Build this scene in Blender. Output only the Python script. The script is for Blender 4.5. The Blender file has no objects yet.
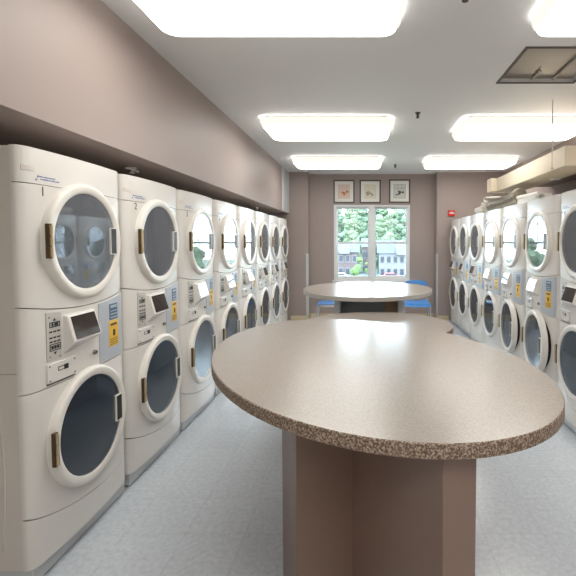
import bpy, bmesh, math, random
from mathutils import Vector, Matrix
random.seed(7)
S = bpy.context.scene
PI = math.pi

# ------------------------------------------------------------------ camera
F = 430.0
cam_d = bpy.data.cameras.new('camera')
cam = bpy.data.objects.new('camera', cam_d)
S.collection.objects.link(cam)
S.camera = cam
TH = math.atan(0.043)
cam.location = (0, 0, 1.49)
cam.rotation_euler = (PI/2 - TH, 0, 0)
cam_d.sensor_width = 36.0
cam_d.lens = F/576*36.0
cam_d.shift_x = -(364.5-288)/576
cam_d.shift_y = -(288-(242+F*0.043))/576
cam_d.clip_start = 0.05
cam_d.clip_end = 500

# ------------------------------------------------------------------ world, sun, exposure
W = bpy.data.worlds.new('world'); S.world = W; W.use_nodes = True
nt = W.node_tree; nt.nodes.clear()
bg = nt.nodes.new('ShaderNodeBackground'); wo = nt.nodes.new('ShaderNodeOutputWorld')
bg.inputs['Color'].default_value = (0.70, 0.86, 1.0, 1); bg.inputs['Strength'].default_value = 12.0
nt.links.new(bg.outputs[0], wo.inputs[0])
sun_d = bpy.data.lights.new('sun', 'SUN'); sun_d.energy = 2.5; sun_d.angle = 0.02; sun_d.color = (1, .96, .88)
sun = bpy.data.objects.new('sun', sun_d); S.collection.objects.link(sun)
sun.rotation_euler = (math.radians(48), 0, math.radians(-28))
LAMP = 5.8          # emission of the fluorescent lenses
S.view_settings.view_transform = 'Standard'
S.view_settings.look = 'None'
S.view_settings.exposure = 0.45
S.view_settings.gamma = 1.0
S.view_settings.use_curve_mapping = False

# ------------------------------------------------------------------ materials
def srgb(r, g, b):
    f = lambda c: ((c/255+0.055)/1.055)**2.4 if c > 10 else c/255/12.92
    return (f(r), f(g), f(b), 1)

def mat(name, col, rough=0.5, metal=0.0, spec=0.5, noise=0.0, scale=30.0, bump=0.0, coat=0.0):
    m = bpy.data.materials.new(name); m.use_nodes = True
    n = m.node_tree.nodes; l = m.node_tree.links
    b = n['Principled BSDF']
    b.inputs['Roughness'].default_value = rough
    b.inputs['Metallic'].default_value = metal
    b.inputs['Specular IOR Level'].default_value = spec
    b.inputs['Coat Weight'].default_value = coat
    b.inputs['Coat Roughness'].default_value = 0.08
    tc = n.new('ShaderNodeTexCoord'); nz = n.new('ShaderNodeTexNoise')
    nz.inputs['Scale'].default_value = scale; nz.inputs['Detail'].default_value = 4
    l.new(tc.outputs['Object'], nz.inputs['Vector'])
    mx = n.new('ShaderNodeMix'); mx.data_type = 'RGBA'
    d = 1-noise
    mx.inputs[6].default_value = (col[0]*d, col[1]*d, col[2]*d, 1)
    u = 1+noise
    mx.inputs[7].default_value = (min(1, col[0]*u), min(1, col[1]*u), min(1, col[2]*u), 1)
    l.new(nz.outputs['Fac'], mx.inputs[0]); l.new(mx.outputs[2], b.inputs['Base Color'])
    if bump:
        bp = n.new('ShaderNodeBump'); bp.inputs['Strength'].default_value = bump; bp.inputs['Distance'].default_value = 0.01
        l.new(nz.outputs['Fac'], bp.inputs['Height']); l.new(bp.outputs[0], b.inputs['Normal'])
    return m

M = {}
M['enamel'] = mat('white_enamel', srgb(228, 225, 220), 0.25, noise=.015, scale=3)
M['ring'] = mat('door_plastic', srgb(231, 228, 221), 0.3, noise=.01)
M['side'] = mat('cabinet_enamel', srgb(216, 210, 202), 0.35, noise=.02, scale=2)
M['base'] = mat('base_grey', srgb(196, 200, 202), 0.45, noise=.05)
M['foot'] = mat('black_rubber', srgb(40, 40, 40), 0.7)
M['gasket'] = mat('dark_gasket', srgb(38, 36, 34), 0.5)
M['slot'] = mat('dark_slot', srgb(30, 24, 20), 0.4)
M['bronze'] = mat('bronze_hinge', srgb(92, 74, 52), 0.35, metal=.6, noise=.2, scale=40)
M['bronze2'] = mat('hinge_pin', srgb(214, 196, 160), 0.3, metal=.6)
M['keypad'] = mat('keypad_grey', srgb(196, 195, 190), 0.4)
M['ink'] = mat('black_ink', srgb(34, 34, 36), 0.5)
M['inkblue'] = mat('blue_ink', srgb(92, 118, 172), 0.5)
M['screen'] = mat('display_glass', srgb(50, 46, 44), 0.06, spec=1.0)
M['panelblue'] = mat('instruction_panel_blue', srgb(184, 190, 198), 0.3, noise=.03)
M['stblue'] = mat('sticker_blue', srgb(74, 96, 130), 0.4)
M['stgreen'] = mat('sticker_stripe', srgb(170, 186, 190), 0.4)
M['yellow'] = mat('sticker_yellow', srgb(238, 192, 62), 0.4, noise=.04)
M['ygreen'] = mat('sticker_pale_green', srgb(176, 196, 120), 0.4, noise=.04)
M['steel'] = mat('steel', srgb(150, 150, 150), 0.3, metal=.9)
M['wall'] = mat('mauve_paint', srgb(161, 147, 141), 0.5, noise=.03, scale=2.5, bump=.02)
M['ceiling'] = mat('ceiling_paint', srgb(226, 226, 225), 0.6, noise=.015, scale=2)
M['cream'] = mat('cream_paint', srgb(226, 213, 190), 0.5, noise=.02, scale=3)
M['trimwhite'] = mat('white_trim', srgb(226, 228, 228), 0.35)
M['guard'] = mat('corner_guard', srgb(200, 203, 204), 0.35)
M['pedestal'] = mat('mauve_laminate', srgb(146, 122, 110), 0.28, noise=.04, scale=4)
M['lightbody'] = mat('fixture_white', srgb(235, 232, 222), 0.4)
M['blueplastic'] = mat('blue_plastic', srgb(62, 132, 200), 0.3, noise=.03)
M['chrome'] = mat('chair_metal', srgb(205, 205, 208), 0.25, metal=.5)
M['red'] = mat('red_plastic', srgb(214, 38, 34), 0.35)
M['whiteplastic'] = mat('white_plastic', srgb(236, 234, 230), 0.35)
M['frame'] = mat('dark_frame', srgb(76, 72, 66), 0.4, noise=.1)
M['matboard'] = mat('mat_board', srgb(232, 231, 224), 0.7)
M['foil'] = mat('foil_duct', srgb(150, 146, 136), 0.3, metal=.8, noise=.35, scale=18, bump=.5)
M['pvc'] = mat('white_pipe', srgb(204, 200, 190), 0.35)
M['vent'] = mat('hatch_grey', srgb(136, 128, 116), 0.3, noise=.05, scale=5)
M['voidpipe'] = mat('void_pipe', srgb(165, 157, 145), .4)
M['darkmetal'] = mat('dark_metal', srgb(62, 56, 48), 0.5)
M['tan'] = mat('tan_base', srgb(206, 190, 156), 0.5)
M['wood'] = mat('wood_brown', srgb(140, 112, 86), 0.4, noise=.12, scale=6)
M['greypanel'] = mat('grey_panel', srgb(120, 128, 130), 0.35, noise=.05)

def node_mat(name):
    m = bpy.data.materials.new(name); m.use_nodes = True
    return m, m.node_tree.nodes, m.node_tree.links

def ramp(n, stops):
    r = n.new('ShaderNodeValToRGB'); e = r.color_ramp.elements
    e[0].position, e[0].color = stops[0]; e[1].position, e[1].color = stops[-1]
    for p, c in stops[1:-1]:
        x = e.new(p); x.color = c
    return r

# laminate top: fine pale speckle
m, n, l = node_mat('speckled_laminate'); b = n['Principled BSDF']
tc = n.new('ShaderNodeTexCoord'); a = n.new('ShaderNodeTexNoise'); a.inputs['Scale'].default_value = 260; a.inputs['Detail'].default_value = 3
l.new(tc.outputs['Object'], a.inputs['Vector'])
r = ramp(n, [(.35, srgb(148, 139, 130)), (.5, srgb(158, 149, 140)), (.66, srgb(168, 159, 150))])
l.new(a.outputs['Fac'], r.inputs[0]); l.new(r.outputs[0], b.inputs['Base Color'])
b.inputs['Roughness'].default_value = .25; b.inputs['Specular IOR Level'].default_value = .7
M['laminate'] = m
# laminate edge: coarse dark granules
m, n, l = node_mat('granite_edge'); b = n['Principled BSDF']
tc = n.new('ShaderNodeTexCoord'); a = n.new('ShaderNodeTexNoise'); a.inputs['Scale'].default_value = 150; a.inputs['Detail'].default_value = 2
l.new(tc.outputs['Object'], a.inputs['Vector'])
r = ramp(n, [(.38, srgb(100, 83, 70)), (.50, srgb(138, 118, 103)), (.62, srgb(196, 178, 160))])
l.new(a.outputs['Fac'], r.inputs[0]); l.new(r.outputs[0], b.inputs['Base Color'])
b.inputs['Roughness'].default_value = .4
M['edge'] = m
M['glareedge'] = mat('glare_edge', srgb(186, 182, 176), .3, noise=.06, scale=80)  # far table's edge, with window glare put into its colour
# floor: vinyl tile
m, n, l = node_mat('vinyl_tile'); b = n['Principled BSDF']
tc = n.new('ShaderNodeTexCoord'); br = n.new('ShaderNodeTexBrick')
br.offset = 0; br.inputs['Scale'].default_value = 1.0
br.inputs['Brick Width'].default_value = .305; br.inputs['Row Height'].default_value = .305
br.inputs['Mortar Size'].default_value = .0016; br.inputs['Mortar Smooth'].default_value = .4
br.inputs['Color1'].default_value = srgb(203, 210, 218); br.inputs['Color2'].default_value = srgb(209, 216, 223)
br.inputs['Mortar'].default_value = srgb(188, 193, 198)
l.new(tc.outputs['Object'], br.inputs['Vector'])
a = n.new('ShaderNodeTexNoise'); a.inputs['Scale'].default_value = 38; a.inputs['Detail'].default_value = 6; a.inputs['Roughness'].default_value = .7
l.new(tc.outputs['Object'], a.inputs['Vector'])
r = ramp(n, [(.35, (.80, .80, .80, 1)), (.65, (1.0, 1.0, 1.0, 1))])
l.new(a.outputs['Fac'], r.inputs[0])
mx = n.new('ShaderNodeMix'); mx.data_type = 'RGBA'; mx.blend_type = 'MULTIPLY'; mx.inputs[0].default_value = 1
l.new(br.outputs['Color'], mx.inputs[6]); l.new(r.outputs[0], mx.inputs[7]); l.new(mx.outputs[2], b.inputs['Base Color'])
b.inputs['Roughness'].default_value = .22
M['floor'] = m
# door glass: part see-through, part mirror, with light painted in as a milky veil
def pane_glass(name, tint, haze_lift, amount, ior):
    m, n, l = node_mat(name); n.remove(n['Principled BSDF'])
    out = n['Material Output']; tr = n.new('ShaderNodeBsdfTransparent'); tr.inputs[0].default_value = tint
    df = n.new('ShaderNodeBsdfDiffuse'); df.inputs[0].default_value = haze_lift
    m0 = n.new('ShaderNodeMixShader'); m0.inputs[0].default_value = amount
    l.new(tr.outputs[0], m0.inputs[1]); l.new(df.outputs[0], m0.inputs[2])
    gl = n.new('ShaderNodeBsdfGlossy'); gl.inputs['Roughness'].default_value = .02; gl.inputs['Color'].default_value = (.93, .95, .97, 1)
    fr = n.new('ShaderNodeFresnel'); fr.inputs['IOR'].default_value = ior
    ms = n.new('ShaderNodeMixShader'); l.new(fr.outputs[0], ms.inputs[0]); l.new(m0.outputs[0], ms.inputs[1]); l.new(gl.outputs[0], ms.inputs[2])
    l.new(ms.outputs[0], out.inputs['Surface']); return m
M['hazeliftglass'] = pane_glass('dryer_glass', (.66, .70, .76, 1), (.40, .46, .54, 1), .30, 2.1)  # grey-blue lint veil, also painted in to lift the dark panes
M['smoke'] = pane_glass('washer_glass', (.62, .68, .74, 1), (.07, .11, .17, 1), .30, 2.1)  # blue of reflected daylight painted in as a dark veil
# window glass: clear
m, n, l = node_mat('window_glass'); n.remove(n['Principled BSDF'])
out = n['Material Output']; tr = n.new('ShaderNodeBsdfTransparent'); tr.inputs[0].default_value = (.96, .98, .97, 1)
gl = n.new('ShaderNodeBsdfGlossy'); gl.inputs['Roughness'].default_value = .01
fr = n.new('ShaderNodeFresnel'); fr.inputs['IOR'].default_value = 1.45
ms = n.new('ShaderNodeMixShader'); l.new(fr.outputs[0], ms.inputs[0]); l.new(tr.outputs[0], ms.inputs[1]); l.new(gl.outputs[0], ms.inputs[2])
l.new(ms.outputs[0], out.inputs['Surface'])
M['glass'] = m
# perforated drum
m, n, l = node_mat('perforated_drum'); b = n['Principled BSDF']
tc = n.new('ShaderNodeTexCoord'); v = n.new('ShaderNodeTexVoronoi'); v.inputs['Scale'].default_value = 34
l.new(tc.outputs['Object'], v.inputs['Vector'])
r = ramp(n, [(.16, srgb(60, 62, 64)), (.26, srgb(150, 150, 150))])
l.new(v.outputs['Distance'], r.inputs[0]); l.new(r.outputs[0], b.inputs['Base Color'])
b.inputs['Metallic'].default_value = .5; b.inputs['Roughness'].default_value = .35
M['drum'] = m
M['galv'] = mat('galvanised_drum', srgb(188, 192, 198), .35, metal=.3, noise=.12, scale=8)
# lamp lens
m, n, l = node_mat('lamp_lens'); n.remove(n['Principled BSDF'])
out = n['Material Output']; e = n.new('ShaderNodeEmission'); e.inputs['Color'].default_value = (1.0, .965, .91, 1); e.inputs['Strength'].default_value = LAMP
l.new(e.outputs[0], out.inputs['Surface'])
M['lens'] = m
m, n, l = node_mat('lamp_lens_rim'); n.remove(n['Principled BSDF'])
out = n['Material Output']; e = n.new('ShaderNodeEmission'); e.inputs['Color'].default_value = (1.0, .95, .87, 1); e.inputs['Strength'].default_value = .78
l.new(e.outputs[0], out.inputs['Surface'])
M['lensrim'] = m

# ------------------------------------------------------------------ helpers
def obj(name, bm, material, parent=None, smooth=False, loc=None, bevel=0.0, seg=2):
    me = bpy.data.meshes.new(name)
    bmesh.ops.recalc_face_normals(bm, faces=bm.faces[:])
    bm.to_mesh(me); bm.free()
    for mm in (material if isinstance(material, (list, tuple)) else [material]):
        me.materials.append(mm)
    o = bpy.data.objects.new(name, me); S.collection.objects.link(o)
    if parent is not None: o.parent = parent
    if loc is not None: o.location = loc
    if smooth:
        for p in me.polygons: p.use_smooth = True
        md = o.modifiers.new('edges', 'EDGE_SPLIT'); md.split_angle = math.radians(38)
    if bevel:
        md = o.modifiers.new('bevel', 'BEVEL'); md.width = bevel; md.segments = seg; md.limit_method = 'ANGLE'
        for p in me.polygons: p.use_smooth = True
        md2 = o.modifiers.new('wn', 'WEIGHTED_NORMAL'); md2.keep_sharp = True
    return o

def box(bm, x0, x1, y0, y1, z0, z1, mi=0):
    v = [bm.verts.new(p) for p in ((x0,y0,z0),(x1,y0,z0),(x1,y1,z0),(x0,y1,z0),(x0,y0,z1),(x1,y0,z1),(x1,y1,z1),(x0,y1,z1))]
    for q in ((3,2,1,0),(4,5,6,7),(0,1,5,4),(1,2,6,5),(2,3,7,6),(3,0,4,7)):
        bm.faces.new([v[i] for i in q]).material_index = mi
    return bm

def boxes(*bs):
    bm = bmesh.new()
    for b_ in bs: box(bm, *b_)
    return bm

def tube(bm, pts, r, seg=10, cap=True):
    pts = [Vector(p) for p in pts]; rings = []
    for i, p in enumerate(pts):
        a = pts[max(i-1, 0)]; c = pts[min(i+1, len(pts)-1)]
        d = (c-a).normalized()
        up = Vector((0, 0, 1)) if abs(d.z) < .9 else Vector((1, 0, 0))
        s = d.cross(up).normalized(); t = s.cross(d).normalized()
        rr = r[i] if isinstance(r, (list, tuple)) else r
        rings.append([bm.verts.new(p + s*math.cos(k*2*PI/seg)*rr + t*math.sin(k*2*PI/seg)*rr) for k in range(seg)])
    for A, B in zip(rings, rings[1:]):
        for k in range(seg):
            bm.faces.new((A[k], A[(k+1) % seg], B[(k+1) % seg], B[k]))
    if cap:
        bm.faces.new(rings[0][::-1]); bm.faces.new(rings[-1])
    return bm

def lathe_x(bm, prof, cy, cz, seg=64, closed=False):
    """revolve (radius, x) profile about the x axis through (cy, cz)"""
    rings = []
    for r_, x_ in prof:
        rings.append([bm.verts.new((x_, cy+r_*math.cos(k*2*PI/seg), cz+r_*math.sin(k*2*PI/seg))) for k in range(seg)])
    prs = list(zip(rings, rings[1:])) + ([(rings[-1], rings[0])] if closed else [])
    for A, B in prs:
        for k in range(seg):
            bm.faces.new((A[k], A[(k+1) % seg], B[(k+1) % seg], B[k]))
    return rings

def prism(bm, poly, z0, z1, mi_side=0, mi_cap=0):
    lo = [bm.verts.new((x, y, z0)) for x, y in poly]; hi = [bm.verts.new((x, y, z1)) for x, y in poly]
    N = len(poly)
    for i in range(N):
        bm.faces.new((lo[i], lo[(i+1) % N], hi[(i+1) % N], hi[i])).material_index = mi_side
    bm.faces.new(hi).material_index = mi_cap; bm.faces.new(lo[::-1]).material_index = mi_cap
    return bm

def empty(name, label, cat, loc=(0,0,0), rz=0.0, group=None):
    o = bpy.data.objects.new(name, None); S.collection.objects.link(o)
    o.location = loc; o.rotation_euler = (0, 0, rz); o.empty_display_size = .1
    o['label'] = label; o['category'] = cat
    if group: o['group'] = group
    return o

def tag(o, label, cat, group=None):
    o['label'] = label; o['category'] = cat
    if group: o['group'] = group
    return o

def struct(name, bm, m, **k):
    o = obj(name, bm, m, **k); o['kind'] = 'structure'; return o

def copy_tree(o, parent=None):
    c = o.copy(); S.collection.objects.link(c)
    c.parent = parent
    for ch in list(o.children):
        copy_tree(ch, c)
    return c

# ------------------------------------------------------------------ the room
XL, XR, YB, YC, YF, H = -2.28, 2.60, -2.2, 8.12, 8.38, 2.80
struct('floor', boxes((XL-.2, XR+.2, YB-.2, YF+.25, -.12, 0)), M['floor'])
# ceiling with a real opening for the hatch
HX0, HX1, HY0, HY1 = 1.095, 1.715, 2.955, 3.595
struct('ceiling', boxes((XL-.2, HX0, YB-.2, YF+.25, H, H+.12), (HX1, XR+.2, YB-.2, YF+.25, H, H+.12),
                        (HX0, HX1, YB-.2, HY0, H, H+.12), (HX0, HX1, HY1, YF+.25, H, H+.12)), M['ceiling'])
struct('trim_roof', boxes((XL-.25, XR+.25, YB-.25, YF+.3, H+.6, H+.7)), M['darkmetal'])
struct('wall_left', boxes((XL-.2, XL, YB-.2, YF+.25, 0, H)), M['wall'])
struct('wall_right', boxes((XR, XR+.2, YB-.2, YF+.25, 0, H)), M['wall'])
struct('wall_near', boxes((XL, XR, YB-.2, YB, 0, H)), M['cream'])  # unseen wall, coloured cream to bounce light onto the near cabinet
# recess at the far end: two jutting wall pieces and the back wall with the window opening
RX0, RX1 = -1.06, 1.36
WX0, WX1, WZ0, WZ1 = -.595, .882, .74, 2.205
struct('wall_far_left', boxes((XL, RX0, YC, YF+.25, 0, H)), M['wall'])
struct('wall_far_right', boxes((RX1, XR, YC, YF+.25, 0, H)), M['wall'])
struct('wall_back', boxes((RX0, WX0, YF, YF+.25, 0, H), (WX1, RX1, YF, YF+.25, 0, H),
                          (WX0, WX1, YF, YF+.25, WZ1, H), (WX0, WX1, YF, YF+.25, 0, WZ0)), M['wall'])
# soffit above the left row
struct('wall_soffit', boxes((XL, -1.43, YB, YC, 2.03, H)), M['wall'])
struct('trim_soffit_end', boxes((-1.43, -1.415, 7.47, 7.55, 2.035, H-.005), (-1.43, -1.412, 7.55, YC-.002, 2.03, H-.005)), M['guard'], bevel=.004)
struct('trim_corner_left', boxes((RX0-.045, RX0+.004, YC-.006, YC, .1, 1.27), (RX0, RX0+.006, YC-.006, YC+.045, .1, 1.27)), M['guard'])
struct('trim_corner_right', boxes((RX1-.006, RX1+.03, YC-.006, YC, .1, 1.27), (RX1-.006, RX1, YC-.006, YC+.045, .1, 1.27)), M['guard'])
struct('baseboard_far', boxes((RX1, 1.60, YC-.014, YC, 0, .09), (RX0, RX1, YF-.014, YF, 0, .09), (-1.40, RX0, YC-.014, YC, 0, .09)), M['tan'])

# window
def window():
    w = bpy.data.objects.new('window_1', None); S.collection.objects.link(w); w['kind'] = 'structure'
    w.location = (0, YF, 0)
    fr = .052; mc0, mc1 = .09, .195
    d0, d1 = -.012, .10
    bm = boxes((WX0, WX0+fr, d0, d1, WZ0, WZ1), (WX1-fr, WX1, d0, d1, WZ0, WZ1), (WX0+fr, WX1-fr, d0, d1, WZ1-fr*.75, WZ1),
               (WX0+fr, WX1-fr, d0, d1, WZ0, WZ0+fr), (mc0, mc1, d0, d1, WZ0+fr, WZ1-fr*.75))
    obj('window_frame', bm, M['trimwhite'], w, bevel=.004)
    obj('window_sill', boxes((WX0-.03, WX1+.03, -.05, .0, WZ0-.03, WZ0+.004)), M['trimwhite'], w, bevel=.004)
    zm = 1.475
    for x0, x1 in ((WX0+fr, mc0), (mc1, WX1-fr)):
        for k, (z0, z1, y) in enumerate(((zm-.02, WZ1-fr*.75, .065), (WZ0+fr, zm+.02, .03))):
            s = .022
            bm = boxes((x0, x0+s, y, y+.03, z0, z1), (x1-s, x1, y, y+.03, z0, z1), (x0+s, x1-s, y, y+.03, z0, z0+.034), (x0+s, x1-s, y, y+.03, z1-.034, z1))
            if k == 0:
                xc = (x0+x1)/2; zc = 1.845
                box(bm, xc-.007, xc+.007, y+.005, y+.025, z0+.034, z1-.034)
                box(bm, x0+s, xc-.007, y+.005, y+.025, zc-.007, zc+.007); box(bm, xc+.007, x1-s, y+.005, y+.025, zc-.007, zc+.007)
            o = obj('sash', bm, M['trimwhite'], w, bevel=.002)
            obj('pane', boxes((x0+s, x1-s, y+.013, y+.017, z0+.034, z1-.034)), M['glass'], o)
window()

# ------------------------------------------------------------------ stacked washer and dryer
MW = .730; BOW = .022; CR = .055; CD = .032
def vf(u):
    d = min(u, MW-u); d = max(d, 0)
    c = 0.0
    if d < CR: c = (CR - math.sqrt(max(CR*CR-(CR-d)**2, 0)))*CD/CR
    t = (u-MW/2)/(MW/2)
    return BOW*(1-t*t) - c
US = sorted(set([round(x, 4) for x in [0, .0015, .004, .009, .016, .026, .04, .055] + [MW-q for q in (0, .0015, .004, .009, .016, .026, .04, .055)] + [.05+(MW-.1)*k/16 for k in range(17)]]))
def z_dry(u):  t = (u-MW/2)/(MW/2); return 1.215 - .040*(1-t*t)
def z_ctl(u):  return .845
def z_kick(u): t = (u-MW/2)/(MW/2); return .22 - .035*t + .052*t*t
def z_top(u):  return 1.737
BACK = -.042
def fascia(z0f, z1f, us=US):
    bm = bmesh.new(); nz = 3; cols = []
    for u in us:
        a, b_ = z0f(u), z1f(u)
        cols.append([bm.verts.new((vf(u), u, a+(b_-a)*k/nz)) for k in range(nz+1)])
    for A, B in zip(cols, cols[1:]):
        for k in range(nz): bm.faces.new((A[k], B[k], B[k+1], A[k+1]))
    rim(bm); return bm
def rim(bm):
    es = [e for e in bm.edges if e.is_boundary]
    r = bmesh.ops.extrude_edge_only(bm, edges=es)
    for v in [g for g in r['geom'] if isinstance(g, bmesh.types.BMVert)]: v.co.x = BACK
def holed(z0f, z1f, cu, cz, R):
    angs = sorted(set([k*2*PI/96 for k in range(96)]))
    fr = [0, .15, .35, .55, .72, .82, .88, .92, .95, .975, .99, 1.0]
    def hit(a):
        du, dz = math.cos(a), math.sin(a); t = R; lo, hi = R, 1.2
        for _ in range(40):
            md = (lo+hi)/2; u = cu+du*md; z = cz+dz*md
            if 0 <= u <= MW and z0f(min(max(u, 0), MW)) <= z <= z1f(min(max(u, 0), MW)): lo = md
            else: hi = md
        return lo
    extra = []
    for u in (0, MW):
        for f_ in (z0f, z1f): extra.append(math.atan2(f_(u)-cz, u-cu) % (2*PI))
    angs = sorted(angs + extra)
    bm = bmesh.new(); cols = []
    for a in angs:
        T = hit(a); c = []
        for q in fr:
            d = R+(T-R)*q; u = cu+math.cos(a)*d; z = cz+math.sin(a)*d
            c.append(bm.verts.new((vf(u), u, z)))
        cols.append(c)
    N = len(cols)
    for i in range(N):
        A, B = cols[i], cols[(i+1) % N]
        for k in range(len(fr)-1): bm.faces.new((A[k], A[k+1], B[k+1], B[k]))
    rim(bm); return bm
def shell(u0, u1, z0f, z1f, off0, off1, n=10):
    """a thin plate that follows the bowed front"""
    bm = bmesh.new(); fr_, bk = [], []
    for k in range(n+1):
        u = u0+(u1-u0)*k/n
        a = z0f(u) if callable(z0f) else z0f; b_ = z1f(u) if callable(z1f) else z1f
        fr_.append((bm.verts.new((vf(u)+off1, u, a)), bm.verts.new((vf(u)+off1, u, b_))))
        bk.append((bm.verts.new((vf(u)+off0, u, a)), bm.verts.new((vf(u)+off0, u, b_))))
    for i in range(n):
        bm.faces.new((fr_[i][0], fr_[i+1][0], fr_[i+1][1], fr_[i][1])); bm.faces.new((bk[i][0], bk[i][1], bk[i+1][1], bk[i+1][0]))
        bm.faces.new((fr_[i][1], fr_[i+1][1], bk[i+1][1], bk[i][1])); bm.faces.new((fr_[i][0], bk[i][0], bk[i+1][0], fr_[i+1][0]))
    for i in (0, n): bm.faces.new((fr_[i][0], fr_[i][1], bk[i][1], bk[i][0]))
    return bm

def patch(bm, u0, u1, z0, z1, off, th=.0014):
    a, b_ = vf(u0)+off, vf(u1)+off
    v = [bm.verts.new(p) for p in ((a, u0, z0), (b_, u1, z0), (b_, u1, z1), (a, u0, z1), (a-th, u0, z0), (b_-th, u1, z0), (b_-th, u1, z1), (a-th, u0, z1))]
    for q in ((0,1,2,3),(7,6,5,4),(4,5,1,0),(5,6,2,1),(6,7,3,2),(7,4,0,3)): bm.faces.new([v[i] for i in q])
    return bm

def door(kind, parent, cu, cz, R):
    hx, hy = .02, cu-R+.01                     # hinge line
    prof = [(R-.012, -.016), (R, -.010), (R-.003, .022), (R-.006, .030), (R-.012, .036), (R-.020, .038), (R-.042, .035), (R-.049, .031), (R-.051, .026), (R-.051, .010), (R-.045, -.016)]
    bm = bmesh.new(); lathe_x(bm, [(r_, x_+.008-hx) for r_, x_ in prof], cu-hy, cz, 72, closed=True)
    d = obj(kind+'_door', bm, M['ring'], parent, smooth=True, loc=(hx, hy, 0))
    bm = bmesh.new(); rg = R-.0505
    rr = lathe_x(bm, [(rg, .032-hx), (rg, .036-hx)], cu-hy, cz, 64); bm.faces.new(rr[0][::-1]); bm.faces.new(rr[1])
    obj('door_glass', bm, M['hazeliftglass'] if kind == 'dryer' else M['smoke'], d)
    # grip cup
    u0, u1 = cu-hy+R-.108, cu-hy+R-.052
    z0, z1 = cz-.072, cz+.072; x0, x1 = .0365-hx, .0485-hx
    f_ = .0045
    obj('handle', boxes((x0, x1, u0, u0+f_, z0, z1), (x0, x1, u1-f_, u1, z0, z1), (x0, x1, u0+f_, u1-f_, z0, z0+f_), (x0, x1, u0+f_, u1-f_, z1-f_, z1)), M['ring'], d, bevel=.003)['label'] = 'white rim of the door grip'
    obj('handle_slot', boxes((x0, x0+.0105, u0+f_, u1-f_, z0+f_, z1-f_)), M['slot'], d)['label'] = 'dark slot of the door grip'
    # hinge on the outer left of the ring
    hb = boxes((.036-hx, .0515-hx, -.013, .011, cz-.076, cz+.076))
    h = obj('hinge', hb, M['bronze'], d, bevel=.002); h['label'] = 'bronze door hinge'
    bm = bmesh.new()
    for a, b_ in ((-.07, -.024), (-.02, .02), (.024, .07)):
        tube(bm, [(.055-hx, .000, cz+a), (.055-hx, .000, cz+b_)], .0075, 10)
    obj('hinge_pin', bm, M['bronze2'], d, smooth=True)
    return d

DC = (.366, 1.494); WC = (.372, .572); RD, RW = .284, .292
def text_mesh(s, size):
    cu = bpy.data.curves.new('t', 'FONT'); cu.body = s; cu.size = size; cu.align_x = 'CENTER'; cu.extrude = .0006
    o = bpy.data.objects.new('t', cu); S.collection.objects.link(o)
    dg = bpy.context.evaluated_depsgraph_get(); me = bpy.data.meshes.new_from_object(o.evaluated_get(dg))
    bpy.data.objects.remove(o); bpy.data.curves.remove(cu)
    me.transform(Matrix(((0, 0, 1, 0), (1, 0, 0, 0), (0, 1, 0, 0), (0, 0, 0, 1))))   # x->y (width), y->z
    me.materials.clear(); me.materials.append(M['ink']); return me

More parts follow.
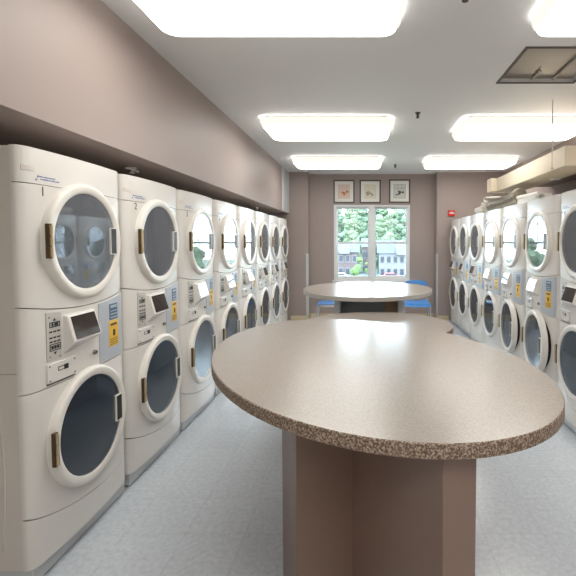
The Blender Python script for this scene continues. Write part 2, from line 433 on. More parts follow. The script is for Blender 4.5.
def make_stack():
    t = empty('stacked_washer_dryer', '', 'washer and dryer')
    D = .72
    # cabinets: open-fronted shells
    def cab(z0, z1):
        bm = bmesh.new(); e = .003; th = .006
        x0, x1, y0, y1 = -D, -.040, e, MW-e
        box(bm, x0, x1, y0, y0+th, z0, z1); box(bm, x0, x1, y1-th, y1, z0, z1)
        box(bm, x0, x1, y0+th, y1-th, z1-th, z1); box(bm, x0, x1, y0+th, y1-th, z0, z0+th); box(bm, x0, x0+th, y0+th, y1-th, z0+th, z1-th)
        return bm
    c1 = obj('washer_cabinet', cab(.085, .935), M['side'], t); c2 = obj('dryer_cabinet', cab(.938, 1.883), M['side'], t)
    # faint pressed panel on the sides
    for o, (a, b_) in ((c1, (.17, .86)), (c2, (1.02, 1.82))):
        bm = bmesh.new()
        for yy, s in ((.003, -1),):
            tube(bm, [(-.13, yy, a), (-.115, yy, (a*3+b_)/4), (-.11, yy, (a+b_)/2), (-.115, yy, (a+3*b_)/4), (-.13, yy, b_)], .0035, 8)
        obj('pressed_rib', bm, M['side'], o, smooth=True)
    g = .0022
    obj('top_panel', fascia(lambda u: z_top(u)+g, lambda u: 1.890), M['enamel'], t, smooth=True)
    obj('top_cap', boxes((-D, -.02, .02, MW-.02, 1.884, 1.8895)), M['enamel'], t)
    obj('dryer_front', holed(lambda u: z_dry(u)+g, lambda u: z_top(u)-g*.3, *DC, .236), M['enamel'], t, smooth=True)
    cp = obj('control_panel', fascia(lambda u: z_ctl(u)+g, lambda u: z_dry(u)-g), M['enamel'], t, smooth=True)
    obj('washer_front', holed(lambda u: z_kick(u)+g, lambda u: z_ctl(u)-g, *WC, .262), M['enamel'], t, smooth=True)
    obj('kick_panel', fascia(lambda u: .085, lambda u: z_kick(u)-g), M['enamel'], t, smooth=True)
    bs = obj('base', boxes((-D, -.012, .012, MW-.012, .012, .084)), M['base'], t, bevel=.004)
    for xx in (-.06, -.66):
        for yy in (.05, MW-.05):
            bm = bmesh.new(); tube(bm, [(xx, yy, 0), (xx, yy, .013)], .022, 14); obj('foot', bm, M['foot'], t)
    # grip notch in the near corner of the top panel, its shade painted as a darker plate
    obj('grip_notch_shade', shell(.014, .070, 1.790, 1.812, -.002, .002, 8), M['side'], t, bevel=.001)
    for nm, (cu, cz), R, r2 in (('dryer_drum', DC, .236, .226), ('washer_drum', WC, .262, .245)):
        bm = bmesh.new()
        rr = lathe_x(bm, [(R-.003, -.012), (R-.02, -.02), (R-.034, -.05), (R-.03, -.08), (r2, -.085), (r2, -.48), (r2*.5, -.50), (.03, -.50)], cu, cz, 56)
        bm.faces.new(rr[-1])
        d_ = obj(nm, bm, M['galv'] if nm == 'dryer_drum' else M['drum'], t, smooth=True)
        for k in range(3):
            a = k*2*PI/3+.5; c, s = math.cos(a), math.sin(a)
            bm = bmesh.new()
            P0 = [(cu+c*r2-s*.03, cz+s*r2+c*.03), (cu+c*(r2-.06), cz+s*(r2-.06)), (cu+c*r2+s*.03, cz+s*r2-c*.03)]
            A = [bm.verts.new((-.11, p[0], p[1])) for p in P0]; B = [bm.verts.new((-.46, p[0], p[1])) for p in P0]
            for i in range(3): bm.faces.new((A[i], A[(i+1) % 3], B[(i+1) % 3], B[i]))
            bm.faces.new(A); bm.faces.new(B[::-1]); obj('drum_fin', bm, M['steel'], d_)
    bm = bmesh.new(); lathe_x(bm, [(.284, -.004), (.284, .010), (.262, .022), (.236, .022), (.228, .0), (.225, -.05), (.24, -.05)], *WC, 56, closed=True)
    obj('door_gasket', bm, M['gasket'], t, smooth=True)
    door('dryer', t, *DC, RD); door('washer', t, *WC, RW)
    # keypad
    kp = obj('keypad', shell(.100, .184, .960, lambda u: 1.178-(u-.1)*.10, -.001, .004, 6), M['keypad'], t)
    bm = bmesh.new()
    def tri(u, z, s, up):
        v0 = vf(u)+.0042; q = s if up else -s
        vs = [bm.verts.new((v0, u-s, z)), bm.verts.new((v0, u+s, z)), bm.verts.new((v0, u, z+q*1.3))]
        bm.faces.new(vs)
        vs2 = [bm.verts.new((v0+.001, p.co.y, p.co.z)) for p in vs]; bm.faces.new(vs2)
        for i in range(3): bm.faces.new((vs[i], vs[(i+1) % 3], vs2[(i+1) % 3], vs2[i]))
    def dash(u0, u1, z0, z1):
        patch(bm, u0, u1, z0, z1, .0052)
    tri(.144, 1.137, .009, True); tri(.144, .996, .009, False)
    for z in (1.128, 1.108): dash(.118, .172, z, z+.004)
    dash(.116, .120, 1.108, 1.132); dash(.170, .174, 1.108, 1.132); dash(.128, .138, 1.113, 1.127); dash(.144, .164, 1.113, 1.127)
    for z in (1.085, 1.058, 1.040):
        for u in (.114, .136, .158): dash(u, u+.016, z, z+.007)
    for z in (1.030, 1.002): dash(.116, .172, z, z+.004)
    dash(.114, .118, 1.002, 1.034); dash(.172, .176, 1.002, 1.034)
    for u in (.123, .139, .155): dash(u, u+.012, 1.010, 1.026)
    dash(.112, .117, .975, .980); dash(.168, .173, .968, .973); dash(.112, .118, 1.152, 1.157)
    obj('keypad_symbols', bm, M['ink'], kp)
    # slanted display housing
    bm = bmesh.new()
    fz = lambda u: vf(u)
    F4 = [(.036, .206, 1.148), (.036, .408, 1.148), (.072, .408, 1.026), (.072, .200, 1.026)]     # face of the housing (x, u, z)
    B4 = [(.0, .200, 1.158), (.0, .416, 1.158), (.0, .428, .985), (.0, .192, .955)]
    a = [bm.verts.new(p) for p in F4]; b_ = [bm.verts.new(p) for p in B4]
    bm.faces.new(a[::-1]); bm.faces.new(b_)
    for i in range(4): bm.faces.new((a[i], a[(i+1) % 4], b_[(i+1) % 4], b_[i]))
    dh = obj('display_housing', bm, M['enamel'], t, bevel=.007, seg=3)
    A = [Vector(p) for p in F4]; c0 = sum(A, Vector())/4
    nrm = (A[1]-A[0]).cross(A[3]-A[0]).normalized()
    if nrm.x < 0: nrm = -nrm
    bm = bmesh.new(); s0 = [bm.verts.new(c0+(p-c0)*.86-nrm*.002) for p in A]; s1 = [bm.verts.new(c0+(p-c0)*.86+nrm*.0025) for p in A]
    bm.faces.new(s0); bm.faces.new(s1)
    for i in range(4): bm.faces.new((s0[i], s0[(i+1) % 4], s1[(i+1) % 4], s1[i]))
    obj('display_screen', bm, M['screen'], dh)
    # card reader
    cr = obj('card_reader', shell(.094, .262, .862, .948, -.001, .010, 6), M['enamel'], t, bevel=.002)
    bm = bmesh.new()
    for u0, u1, z0, z1 in ((.150, .186, .922, .925), (.150, .186, .906, .909), (.150, .153, .906, .925), (.186, .212, .904, .927)):
        patch(bm, u0, u1, z0, z1, .0112)
    obj('card_slot', bm, M['ink'], cr)
    bm = bmesh.new()
    for u in (.104, .252):
        for z in (.873, .937): tube(bm, [(vf(u)+.009, u, z), (vf(u)+.012, u, z)], .0045, 8)
    obj('screw', bm, M['steel'], cr)
    obj('reader_gap', shell(.096, .262, .855, .8615, -.001, .004, 6), M['slot'], cr)
    bm = bmesh.new(); lathe_x(bm, [(.012, .0), (.012, .033), (.008, .036), (.008, .031), (.001, .031)], .414, .925, 20); obj('lock', bm, M['steel'], t, smooth=True)
    # blue-grey instruction panel with stickers
    ip = obj('instruction_panel', shell(.458, .712, lambda u: .855+(.0 if u > .5 else 0), lambda u: z_dry(u)-.012, -.001, .004, 10), M['panelblue'], t)
    ip['label'] = 'blue-grey instruction panel'
    sb = obj('sticker', shell(.556, .642, 1.063, 1.150, .002, .0052, 4), M['stblue'], ip); sb['label'] = 'dark blue sticker'
    bm = bmesh.new()
    for z0, z1 in ((1.128, 1.142), (1.108, 1.112), (1.090, 1.096), (1.072, 1.078)):
        patch(bm, .566, .634, z0, z1, .0066)
    obj('sticker_print', bm, M['stgreen'], ip)
    sy = obj('sticker', shell(.548, .648, .915, 1.058, .002, .0054, 4), M['yellow'], ip); sy['label'] = 'yellow notice sticker'
    bm = bmesh.new()
    patch(bm, .588, .610, .972, 1.006, .0068)
    obj('sticker_print', bm, M['ink'], ip)
    bm = bmesh.new()
    for z in (.955, .945, .935, .925):
        patch(bm, .558, .638, z, z+.003, .0066)
    patch(bm, .566, .630, 1.030, 1.042, .0066)
    obj('sticker_print', bm, M['bronze'], ip)
    # blue script label
    bm = bmesh.new(); rnd = random.Random(3)
    for row, (z, a, e_) in enumerate(((1.772, .085, .18), (1.761, .098, .195))):
        u = a
        while u < e_:
            w_ = rnd.uniform(.006, .016); hh = rnd.uniform(.003, .006); patch(bm, u, u+w_, z-hh/2, z+hh/2, .0012); u += w_+.003
    tube(bm, [(vf(.07)+.001, .070, 1.759), (vf(.076)+.001, .076, 1.753), (vf(.086)+.001, .086, 1.778)], .0012, 6)
    obj('script_label', bm, M['inkblue'], t)['label'] = 'small blue script lettering'
    return t

proto = make_stack()
def stack_children(o, nm): return [c for c in o.children if c.name.split('.')[0] == nm]
ordn = ['nearest', 'second', 'third', 'fourth', 'fifth', 'sixth', 'seventh', 'farthest']
LS = []
for i in range(8):
    o = proto if i == 0 else copy_tree(proto)
    o.location = (-1.412, 1.775+.7625*i, 0)
    w = ordn[i]
    o['label'] = (f'white stacked dryer and washer numbered {i+1}, nearest of the left row' if i == 0 else
                  f'white stacked dryer and washer numbered {i+1}, second from the camera in left row' if i == 1 else
                  f'white stacked dryer and washer, last of the left row beside the far wall' if i == 7 else
                  f'white stacked dryer and washer, {w} from the camera in the left row')
    o['group'] = 'stacked laundry machines in the left row'
    LS.append(o)
RSx = []
for i in range(7):
    o = copy_tree(proto)
    o.location = (1.622, 2.85+.745*(i+1)-.005, 0); o.rotation_euler = (0, 0, PI)
    w = ordn[i]
    o['label'] = ('white stacked dryer and washer at the right picture edge, nearest of right row' if i == 0 else
                  f'white stacked dryer and washer, second in right row, washer door ajar, yellow sticker' if i == 1 else
                  f'white stacked dryer and washer, third in the right row, washer door ajar' if i == 2 else
                  'white stacked dryer and washer, last of right row below the red fire alarm' if i == 6 else
                  f'white stacked dryer and washer, {w} from the camera in the right row, door shut')
    o['group'] = 'stacked laundry machines in the right row'
    RSx.append(o)
for i in (1, 2):
    for c in stack_children(RSx[i], 'washer_door'):
        c.rotation_euler = (0, 0, math.radians(-4.0 if i == 1 else -4.0))
# machine numbers
for i, o in enumerate(LS):
    me = text_mesh(str(i+1), .058)
    q = bpy.data.objects.new('machine_number', me); S.collection.objects.link(q); q.parent = o; q.location = (vf(.108)+.0005, .108, 1.690)
for o in RSx:
    bm = bmesh.new(); box(bm, vf(.12), vf(.12)+.0015, .118, .123, 1.694, 1.735); box(bm, vf(.12), vf(.12)+.0015, .123, .135, 1.694, 1.699)
    obj('machine_number', bm, M['ink'], o)

# ------------------------------------------------------------------ tables
def oval(a, b_, n=96):
    return [(a*math.cos(k*2*PI/n), b_*math.sin(k*2*PI/n)) for k in range(n)]
def table_top(t, poly, zt, th=.048, edge='edge'):
    bm = bmesh.new(); N = len(poly)
    c = .004
    def ringv(s, z): 
        return [bm.verts.new((x*(1-s/math.hypot(x, y)), y*(1-s/math.hypot(x, y)), z)) for x, y in poly]
    R = [ringv(.003, zt-th), ringv(0, zt-th+.003), ringv(0, zt-c), ringv(c, zt)]
    for i in range(3):
        A, B = R[i], R[i+1]
        for k in range(N):
            f_ = bm.faces.new((A[k], A[(k+1) % N], B[(k+1) % N], B[k])); f_.material_index = 1 if i < 2 else 1
    bm.faces.new(R[-1]).material_index = 0; bm.faces.new(R[0][::-1]).material_index = 0
    o = obj('tabletop', bm, [M['laminate'], M[edge]], t, smooth=True)
    o['label'] = 'speckled laminate top with dark granite edge'
    return o

def _unused_cross(t, la, lb, thk, zt):
    p = []
    h_ = thk/2
    p = [(la, -h_), (la, h_), (h_, h_), (h_, lb), (-h_, lb), (-h_, h_), (-la, h_), (-la, -h_), (-h_, -h_), (-h_, -lb), (h_, -lb), (h_, -h_)]
    bm = prism(bmesh.new(), p, .0, zt)
    return obj('pedestal', bm, M['pedestal'], t, bevel=.004)

t1 = empty('oval_table', 'large oval speckled laminate folding table in the foreground', 'table', (-.015, 2.218, 0), math.radians(-62))
table_top(t1, oval(1.071, .730), .91)
q_ = [(.150, -.475), (.338, -.475), (.338, -.2185), (.952, -.2185), (.952, -.085), (.338, -.085), (.338, .2185)]
obj('pedestal', prism(bmesh.new(), q_+[(-x, -y) for x, y in q_[0:1]]+[(-x, -y) for x, y in q_[1:]], 0, .862), M['pedestal'], t1, bevel=.003)

t2 = empty('oval_table', 'low laminate table half hidden directly behind the foreground table', 'table', (.09, 3.86, 0), 0)
table_top(t2, oval(.70, .66), .75)
obj('pedestal', boxes((-.25, .25, -.25, .25, 0, .702)), M['pedestal'], t2, bevel=.004)

t3 = empty('oval_table', 'far round-ended laminate table in front of the window', 'table', (.04, 5.40, 0), 0)
table_top(t3, oval(.80, .92), .91, edge='glareedge')
for x0, x1 in ((-.385, -.315), (.345, .415)):
    obj('side_panel', boxes((x0, x1, -.55, .50, 0, .862)), M['guard'], t3, bevel=.004)
obj('center_panel', boxes((-.314, .344, -.37, -.33, 0, .862)), M['greypanel'], t3)
obj('brown_panel', boxes((.20, .344, -.41, -.371, 0, .862)), M['wood'], t3)

# ------------------------------------------------------------------ chairs
def make_chair():
    t = empty('stacking_chair', '', 'chair')
    def sheet(name, fn, nu, nv, th, m_):
        bm = bmesh.new(); g = [[bm.verts.new(fn(i/nu, j/nv)) for j in range(nv+1)] for i in range(nu+1)]
        for i in range(nu):
            for j in range(nv): bm.faces.new((g[i][j], g[i+1][j], g[i+1][j+1], g[i][j+1]))
        o = obj(name, bm, m_, t, smooth=False)
        for p in o.data.polygons: p.use_smooth = True
        s = o.modifiers.new('solid', 'SOLIDIFY'); s.thickness = th
        o.modifiers.new('sub', 'SUBSURF').levels = 1; o.modifiers['sub'].render_levels = 1
        return o
    # front of the chair is +y
    def seat(a, b_):
        x = (a-.5)*.46*(1-.12*(1-b_)); y = -.20+.42*b_
        z = .455 + .02*(2*a-1)**2 - .035*max(0, (b_-.8)/.2)**2 + .03*max(0, (.25-b_)/.25)**2
        return (x, y, z)
    sheet('seat', seat, 10, 10, .010, M['blueplastic'])
    def back(a, b_):
        w = .44*(1-.35*max(0, b_-.6)**1.5*1.6)
        return ((a-.5)*w, -.225-.07*b_+.05*(2*a-1)**2, .56+.27*b_-.03*(2*a-1)**2*(b_ > .6))
    sheet('backrest', back, 10, 8, .010, M['blueplastic'])
    for s in (-1, 1):
        bm = bmesh.new(); tube(bm, [(s*.215, .19, .0), (s*.205, .175, .425), (s*.19, .16, .44)], .011, 10); obj('leg', bm, M['chrome'], t, smooth=True)
        bm = bmesh.new(); tube(bm, [(s*.225, -.25, 0), (s*.205, -.19, .42), (s*.205, -.21, .47), (s*.195, -.265, .70)], .011, 10); obj('leg', bm, M['chrome'], t, smooth=True)
        bm = bmesh.new(); tube(bm, [(s*.205, .175, .435), (s*.205, -.19, .435)], .010, 10); obj('seat_rail', bm, M['chrome'], t, smooth=True)
    bm = bmesh.new(); tube(bm, [(-.205, .17, .432), (.205, .17, .432)], .009, 10); obj('seat_rail', bm, M['chrome'], t, smooth=True)
    return t
ch = make_chair(); ch.location = (.88, 7.22, 0); ch.rotation_euler = (0, 0, PI-.05)
ch['label'] = 'blue plastic chair at the right side of the far table'; ch['group'] = 'blue chairs at the window'
c2 = copy_tree(ch); c2.location = (-.60, 7.22, 0); c2.rotation_euler = (0, 0, PI/2)
c2['label'] = 'blue plastic chair at the left side of the far table'

# ------------------------------------------------------------------ ceiling fixtures
def rrect(x, y, r, n=6):
    p = []
    for cx, cy, a0 in ((x-r, y-r, 0), (-x+r, y-r, PI/2), (-x+r, -y+r, PI), (x-r, -y+r, 3*PI/2)):
        for k in range(n+1): a = a0+PI/2*k/n; p.append((cx+r*math.cos(a), cy+r*math.sin(a)))
    return p
def make_light():
    t = empty('ceiling_light', '', 'ceiling light')
    obj('housing', prism(bmesh.new(), rrect(.64, .335, .03), -.022, -.001), M['lightbody'], t)
    bm = bmesh.new(); R = []
    for s, z in ((.0, -.0225), (.0, -.050), (.008, -.072), (.026, -.086)):
        R.append([bm.verts.new((x, y, z)) for x, y in rrect(.70-s, .37-s, .11-s*.5)])
    N = len(R[0])
    for A, B in zip(R, R[1:]):
        for k in range(N): bm.faces.new((A[k], A[(k+1) % N], B[(k+1) % N], B[k]))
    obj('lens_rim', bm, M['lensrim'], t, smooth=True)
    obj('lens', prism(bmesh.new(), rrect(.672, .342, .09), -.104, -.084), M['lens'], t, bevel=.012)
    return t
li = make_light(); ys = (2.25, 4.86, 6.90)
desc = [['large lit ceiling light at the top left, closest to the camera', 'lit ceiling light in the middle of the left column', 'lit ceiling light nearest the framed pictures, left column'],
        ['lit ceiling light cut by the top right picture corner', 'lit ceiling light beyond the ceiling hatch, right column middle', 'lit ceiling light at the far end above the red alarm']]
for cxi, xx in enumerate((-.42, 1.66)):
    for k, yy in enumerate(ys):
        o = li if (cxi == 0 and k == 0) else copy_tree(li)
        o.location = (xx + ((-.07, .02, 0), (0, .07, 0))[cxi][k], yy, H); o['label'] = desc[cxi][k]; o['group'] = 'lit ceiling lights'
        if k == 2: o.scale = (1.0, .86, 1)

for cxi, xx in enumerate((-.42, 1.66)):  # two added, unseen fixtures that fill the room with light
    o = copy_tree(li); o.location = (xx, -.55, H); o['group'] = 'lit ceiling lights'
    o['label'] = ('added fill light in a ceiling fixture behind the camera, left column', 'added fill light in a ceiling fixture behind the camera, right column')[cxi]

def make_sprinkler():
    bm = bmesh.new(); tube(bm, [(0, 0, 0), (0, 0, -.006)], .028, 16); tube(bm, [(0, 0, -.006), (0, 0, -.05)], .009, 10); tube(bm, [(0, 0, -.05), (0, 0, -.054)], .018, 12)
    tube(bm, [(-.012, 0, -.01), (-.016, 0, -.03), (0, 0, -.052)], .003, 6); tube(bm, [(.012, 0, -.01), (.016, 0, -.03), (0, 0, -.052)], .003, 6)
    return obj('sprinkler_head', bm, M['darkmetal'])
sp = make_sprinkler()
for k, (p, lab) in enumerate((((.525, 2.30, H), 'small dark sprinkler head at the top edge near the foreground lights'), ((.54, 4.42, H), 'small sprinkler head right of the middle left ceiling light'), ((.52, 7.35, H), 'small sprinkler head above the right framed picture'))):
    o = sp if k == 0 else sp.copy()
    if k: S.collection.objects.link(o)
    o.location = p; tag(o, lab, 'sprinkler', 'sprinkler heads on the ceiling')
# side sprinklers under the left soffit
def make_hook():
    bm = bmesh.new()
    tube(bm, [(0, 0, 0), (0, 0, -.008)], .03, 16); tube(bm, [(0, 0, -.008), (0, 0, -.035)], .010, 10)
    tube(bm, [(0, -.085, -.016), (0, 0, -.010), (0, .085, -.016)], .008, 8); tube(bm, [(0, 0, -.033), (0, 0, -.043)], .018, 12)
    return obj('sprinkler_head', bm, M['whiteplastic'], smooth=True)
hk = make_hook(); hk.location = (-1.69, 3.15, 2.03); tag(hk, 'white sprinkler head under the soffit above the second left machine', 'sprinkler', 'sprinklers under the left soffit')
h2 = hk.copy(); S.collection.objects.link(h2); h2.location = (-1.66, 6.66, 2.03); tag(h2, 'white sprinkler head under the soffit near its far end', 'sprinkler', 'sprinklers under the left soffit')

# ceiling hatch with pipes in the void
t = empty('ceiling_hatch', 'grey recessed square ceiling opening with dark edge and pipes inside', 'ceiling hatch', ((HX0+HX1)/2, (HY0+HY1)/2, H))
wx, wy = (HX1-HX0)/2, (HY1-HY0)/2
obj('frame', boxes((-wx-.012, -wx+.010, -wy-.012, wy+.012, -.006, .0), (wx-.010, wx+.012, -wy-.012, wy+.012, -.006, 0), (-wx+.01, wx-.01, -wy-.012, -wy+.010, -.006, 0), (-wx+.01, wx-.01, wy-.006, wy+.012, -.006, 0)), M['darkmetal'], t)
obj('recess_panel', boxes((-wx+.012, wx-.012, -wy+.012, wy-.008, .03, .045)), M['vent'], t)
bm = bmesh.new()
tube(bm, [(.13, -.15, .018), (.13, wy-.02, .018)], .008, 8)
obj('pipe', bm, M['voidpipe'], t, smooth=True)
bm = bmesh.new(); tube(bm, [(-.04, .12, .018), (-.04, wy-.02, .018)], .008, 8)
obj('pipe', bm, M['voidpipe'], t, smooth=True)
bm = bmesh.new()
box(bm, -wx+.02, wx-.02, -wy+.02, -wy+.06, .022, .029)
obj('inner_plate', bm, M['vent'], t)

# cream boxed duct above the right row
t = empty('boxed_duct', 'cream boxed duct running above the right-hand machines', 'duct box', (1.8, 3.9, 2.2))
bm = prism(bmesh.new(), [(0, 0), (0, 1.98), (-.085, 1.98), (-.085, 2.16), (.33, 2.16), (.33, .30), (.79, .30), (.79, 0)], -.025, .155)
obj('duct_casing', bm, M['cream'], t, bevel=.004)
bm = bmesh.new(); tube(bm, [(.27, .80, -.026), (.27, .80, -.036)], .055, 24); obj('cover_disc', bm, M['whiteplastic'], t, smooth=True)
obj('back_section', boxes((.331, .798, .301, 2.16, .06, .15)), M['wall'], t)
bm = bmesh.new(); tube(bm, [(1.735, 4.02, H), (1.737, 4.02, 2.17)], .0045, 8); tube(bm, [(1.737, 4.02, 2.178), (1.737, 4.02, 2.165)], .012, 10)
tag(obj('hanging_cable', bm, M['pvc']), 'thin white cable hanging from the ceiling in front of the duct box', 'cable')

# things lying on top of the right machines
def corrugated(name, pts, r, amp, n):
    P = []; rr = []
    pts = [Vector(p) for p in pts]
    for k in range(n+1):
        s = k/n*(len(pts)-1); i = min(int(s), len(pts)-2); P.append(pts[i].lerp(pts[i+1], s-i)); rr.append(r+(amp if k % 2 else -amp))
    return tube(bmesh.new(), P, rr, 18)
tag(obj('flexible_duct', corrugated('d', [(1.78, 4.95, 2.02), (1.80, 5.35, 1.985), (1.76, 5.95, 1.985)], .085, .006, 44), M['foil'], smooth=True),
    'silver crinkled flexible duct lying on top of the right-hand machines', 'duct')
bm = bmesh.new(); tube(bm, [(1.76, 6.30, 1.892), (1.76, 6.30, 2.06), (1.77, 6.31, 2.09), (1.86, 6.33, 2.10), (2.2, 6.35, 2.10)], .055, 16); tube(bm, [(1.76, 6.3, 1.98), (1.76, 6.3, 2.02)], .068, 16)
tube(bm, [(1.70, 6.10, 1.96), (1.70, 6.52, 1.96)], .045, 14)
tag(obj('vent_pipe', bm, M['pvc'], smooth=True), 'white vent pipe elbow at the end of the silver duct', 'pipe')
bm = boxes((1.66, 1.90, 4.15, 4.80, 1.890, 1.905), (1.66, 1.70, 4.2, 4.7, 1.905, 1.95), (1.74, 1.80, 4.15, 4.75, 1.905, 1.96))
tube(bm, [(1.70, 4.2, 1.965), (1.72, 4.5, 1.975), (1.72, 4.85, 1.985)], .022, 12)
tag(obj('duct_offcuts', bm, M['pvc'], bevel=.006), 'white metal duct pieces lying on machine below the boxed duct', 'duct pieces')

# fire alarm
t = empty('fire_alarm', 'red fire alarm strobe with white lettering band on mauve wall', 'fire alarm', (1.63, YC, 2.03))
obj('housing', boxes((-.062, .062, -.045, -.0005, -.055, .055)), M['red'], t, bevel=.006)
obj('strobe_lens', boxes((-.044, .044, -.058, -.0455, -.012, .014)), M['whiteplastic'], t, bevel=.004)
fm = text_mesh('FIRE', .024); fo = bpy.data.objects.new('lettering', fm); S.collection.objects.link(fo); fo.parent = t
fo.rotation_euler = (0, 0, -PI/2); fo.location = (0, -.0465, .024); fm.materials.clear(); fm.materials.append(M['whiteplastic'])

# framed pictures
def picture(x0, x1, z0, z1, lab, kind):
    t = empty('framed_picture', lab, 'picture', ((x0+x1)/2, YF, (z0+z1)/2), 0, 'framed pictures above the window')
    w, h_ = (x1-x0)/2, (z1-z0)/2; f_ = .026
    obj('frame', boxes((-w, -w+f_, -.022, -.0005, -h_, h_), (w-f_, w, -.022, -.0005, -h_, h_), (-w+f_, w-f_, -.022, -.0005, h_-f_, h_), (-w+f_, w-f_, -.022, -.0005, -h_, -h_+f_)), M['frame'], t, bevel=.003)
    obj('mat_board', boxes((-w+f_, w-f_, -.010, -.001, -h_+f_, h_-f_)), M['matboard'], t)
    col = [((206, 186, 176), (224, 200, 186), (196, 128, 84)), ((206, 204, 182), (220, 216, 196), (150, 146, 116)), ((196, 198, 190), (206, 206, 200), (84, 84, 80))][kind]
    bgm = mat('art_paper', srgb(*col[1]), .7, noise=.10, scale=25)
    aw, ah = w*.56, h_*.60
    ar = obj('artwork', boxes((-aw, aw, -.012, -.0095, -ah, ah)), bgm, t)
    ln = mat('art_line', srgb(*col[0]), .7, noise=.2, scale=40); dk = mat('art_dark', srgb(*col[2]), .7, noise=.3, scale=30)
    bm = bmesh.new(); e = .004
    for b_ in ((-aw, aw, ah-e, ah), (-aw, aw, -ah, -ah+e), (-aw, -aw+e, -ah, ah), (aw-e, aw, -ah, ah), (-aw, aw, ah*.4, ah*.4+e), (-aw*.3, -aw*.3+e, 0, ah), (aw*.35, aw*.35+e, 0, ah)):
        box(bm, b_[0], b_[1], -.0130, -.0118, b_[2], b_[3])
    obj('art_lines', bm, ln if kind < 2 else dk, ar)
    bm = bmesh.new(); rnd = random.Random(kind)
    for k in range(9):
        cx = rnd.uniform(-.55, .65)*aw; cz = rnd.uniform(-.5, .0)*ah; ww = rnd.uniform(.1, .28)*aw; hh = rnd.uniform(.05, .18)*ah
        P = [(cx+ww*math.cos(q*2*PI/10), cz+hh*math.sin(q*2*PI/10)) for q in range(10)]
        vs = [bm.verts.new((p[0], -.0132-.00002*k, p[1])) for p in P]; bm.faces.new(vs)
    obj('art_sketch', bm, dk, ar)
picture(-.600, -.192, 2.240, 2.690, 'dark framed picture with orange-red sketch, leftmost above the window', 0)
picture(-.094, .316, 2.240, 2.690, 'dark framed picture with pale yellow-green sketch, middle above the window', 1)
picture(.474, .884, 2.246, 2.698, 'dark framed picture with black ink sketch, rightmost above the window', 2)

# ------------------------------------------------------------------ outside the window
M['lawn'] = mat('lawn', srgb(100, 108, 90), .9, noise=.2, scale=.4)
M['road'] = mat('asphalt', srgb(100, 102, 104), .9, noise=.05, scale=.5)
M['siding'] = mat('pale_siding', srgb(92, 94, 97), .7, noise=.03, scale=1)
M['brick'] = mat('rose_brick', srgb(74, 62, 64), .8, noise=.15, scale=3)
M['roof'] = mat('grey_roof', srgb(58, 64, 74), .8, noise=.1, scale=1)
M['winglass'] = mat('house_window', srgb(22, 28, 42), .4)
M['bark'] = mat('bark', srgb(110, 96, 80), .9, noise=.2)
M['leaf1'] = mat('leaf_green', srgb(92, 108, 84), .9, noise=.35, scale=1.2)
M['leaf2'] = mat('leaf_deep_green', srgb(74, 92, 74), .9, noise=.35, scale=1.0)
M['leaf3'] = mat('leaf_light_green', srgb(70, 92, 52), .9, noise=.3, scale=3)
M['car1'] = mat('car_red_paint', srgb(130, 70, 72), .3); M['car2'] = mat('car_blue_paint', srgb(70, 88, 120), .3); M['car3'] = mat('car_silver_paint', srgb(170, 172, 176), .3)
GZ = -5.5
struct('ground_outside', boxes((-70, 70, 9.2, 170, GZ-.3, GZ)), M['lawn'])
struct('road_outside', boxes((-70, 70, 73, 82, GZ, GZ+.02)), M['road'])
# wooded hillside
bm = bmesh.new(); g = []
for i in range(25):
    g.append([bm.verts.new(((-60+5*i)*.36, 95+6*j, GZ-.1+j/7*13+math.sin(i*.7+j)*.5)) for j in range(10)])
for i in range(24):
    for j in range(9): bm.faces.new((g[i][j], g[i+1][j], g[i+1][j+1], g[i][j+1]))
struct('hillside_outside', bm, M['leaf2'], smooth=True)

def tree(x, y, z, h_, r, lm, lab, grp, seed):
    rnd = random.Random(seed)
    t = empty('tree', lab, 'tree', (x, y, z), 0, grp)
    bm = bmesh.new(); tube(bm, [(0, 0, 0), (.05*r, 0, h_*.35), (0, .05*r, h_*.75)], [.05*r+.08, .04*r+.05, .03], 8); obj('trunk', bm, M['bark'], t, smooth=True)
    bm = bmesh.new()
    for k in range(20):
        a = rnd.uniform(0, 2*PI); e = rnd.uniform(.12, 1.0); q = rnd.uniform(0, .62)*math.sqrt(max(.1, 1-abs(e-.55)))
        c = Vector((math.cos(a)*q*r, math.sin(a)*q*r, h_*e*.92)); s = r*rnd.uniform(.28, .5)*(1.15-.4*e)
        mtx = Matrix.Translation(c) @ Matrix.Diagonal((s, s, s*.85, 1))
        ret = bmesh.ops.create_icosphere(bm, subdivisions=3, radius=1, matrix=mtx)
        for v in ret['verts']:
            d = v.co-c; v.co = c+d*(1+rnd.uniform(-.22, .22))
    obj('crown', bm, lm, t)
    return t
rt = random.Random(11)
k = 0
for row, (yy, zz, hh, n_) in enumerate(((99, GZ+.3, 9.5, 9), (108, GZ+3.6, 11, 9), (118, GZ+7.5, 12, 9), (128, GZ+11.5, 13, 9))):
    sp_ = yy*.040
    for i in range(n_):
        xx = (i-(n_-1)/2+.5*(row % 2))*sp_+yy*.02+rt.uniform(-.1, .1)*sp_
        tree(xx, yy+(-1.5 if i % 2 else 1.5), zz, hh*rt.uniform(.85, 1.15), sp_*.56, M['leaf1'] if (i+row) % 2 else M['leaf2'],
             ('hazy green tree at the foot of the wooded slope behind the houses', 'hazy green tree low on the wooded slope beyond the window', 'hazy green tree midway up the wooded slope', 'hazy green tree along the top of the wooded slope')[row], 'trees on the hillside', 50+k); k += 1
tree(-.62, 40.0, GZ, 6.0, .95, M['leaf3'], 'bright green young tree outside the left window pane', None, 5)
tree(.22, 42, GZ, 5.6, .4, M['leaf3'], 'slim pale green tree just left of the window post', None, 6)

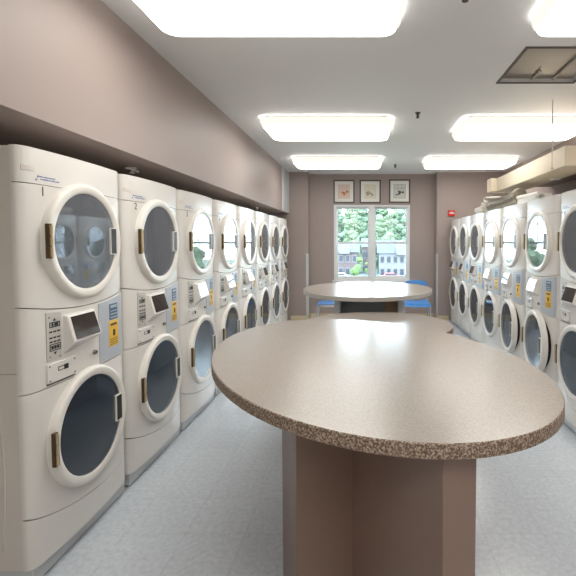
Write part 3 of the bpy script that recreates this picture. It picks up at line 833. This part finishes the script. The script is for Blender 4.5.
def house(name, x, y, w, d, h_, rh, wallm, lab, floors, cols, gable=True):
    t = empty(name, lab, 'house', (x, y, GZ))
    obj('wall', boxes((-w/2, w/2, -d/2, d/2, 0, h_)), wallm, t)
    bm = bmesh.new(); o_ = .35
    A = [(-w/2-o_, -d/2-o_, h_), (w/2+o_, -d/2-o_, h_), (w/2+o_, d/2+o_, h_), (-w/2-o_, d/2+o_, h_), (-w/2-o_, 0, h_+rh), (w/2+o_, 0, h_+rh)]
    v = [bm.verts.new(p) for p in A]
    for q in ((0, 1, 5, 4), (2, 3, 4, 5), (1, 2, 5), (3, 0, 4), (3, 2, 1, 0)): bm.faces.new([v[i] for i in q])
    obj('roof', bm, M['roof'], t)
    if gable:
        gw = w*.16
        bm = bmesh.new(); P = [(-gw, h_-.3), (gw, h_-.3), (gw, h_+rh*.45), (0, h_+rh*.95), (-gw, h_+rh*.45)]
        a = [bm.verts.new((p[0]+w*.1, -d/2-.5, p[1])) for p in P]; b2 = [bm.verts.new((p[0]+w*.1, -.2, p[1])) for p in P]
        bm.faces.new(a); bm.faces.new(b2[::-1])
        for i in range(5): bm.faces.new((a[i], a[(i+1) % 5], b2[(i+1) % 5], b2[i]))
        obj('gable', bm, M['siding'], t)
    for fl in range(floors):
        for c in range(cols):
            xc = -w/2+w*(c+.5)/cols; zc = h_*(fl+.5)/floors
            f_ = obj('window', boxes((xc-.44, xc+.44, -d/2-.06, -d/2-.001, zc-.75, zc+.75)), M['siding'], t)
            obj('pane', boxes((xc-.34, xc+.34, -d/2-.075, -d/2-.061, zc-.58, zc+.58)), M['winglass'], f_)
house('town_house', -4.6, 88, 6.6, 8, 5.0, 2.0, M['brick'], 'rose brick house with grey roof seen through the left window', 2, 5)
house('town_house', 6.6, 87, 7.6, 8, 4.8, 2.6, M['siding'], 'pale house with white gable seen through the right window', 2, 6)
house('town_house', -13.2, 90, 7.0, 8, 5.6, 2.2, M['siding'], 'pale house at the left edge of the window view', 2, 4, False)
house('town_house', .7, 90, 2.1, 7, 6.0, 1.8, M['brick'], 'narrow brick house behind the window post', 2, 3, False)

def car(x, y, rz, m_, lab):
    t = empty('car', lab, 'car', (x, y, GZ+.02), rz, 'parked cars outside')
    pr = [(-2.1, .35), (-2.1, .8), (-1.7, .95), (-1.2, 1.0), (-.7, 1.42), (.7, 1.42), (1.3, .98), (1.95, .85), (2.1, .6), (2.1, .35)]
    bm = bmesh.new(); a = [bm.verts.new((p[0], -.85, p[1])) for p in pr]; b_ = [bm.verts.new((p[0], .85, p[1])) for p in pr]
    bm.faces.new(a); bm.faces.new(b_[::-1])
    for i in range(len(pr)): bm.faces.new((a[i], a[(i+1) % len(pr)], b_[(i+1) % len(pr)], b_[i]))
    obj('body', bm, m_, t)
    obj('side_window', boxes((-.9, .9, -.86, -.851, 1.02, 1.34)), M['winglass'], t)
    for xx in (-1.3, 1.3):
        for s in (-1, 1):
            bm = bmesh.new(); tube(bm, [(xx, s*.70, .33), (xx, s*.88, .33)], .33, 16); obj('wheel', bm, M['foot'], t)
for q_, (x_, y_) in enumerate(((-24, 52), (-31, 60), (-22, 66), (-38, 55), (27, 56), (35, 60), (24, 68))):
    tree(x_, y_, GZ, 6.5+q_ % 3, 2.6, M['leaf1'], 'green tree standing on the lawn to the side of the houses', 'trees beside the houses', 200+q_)
car(4.6, 77, 0, M['car1'], 'dark red car parked outside behind the right window pane')
car(1.0, 79.5, 0, M['car2'], 'blue car parked outside just right of the window post')
car(-4.4, 77, 0, M['car3'], 'silver car parked outside low in the left window pane')
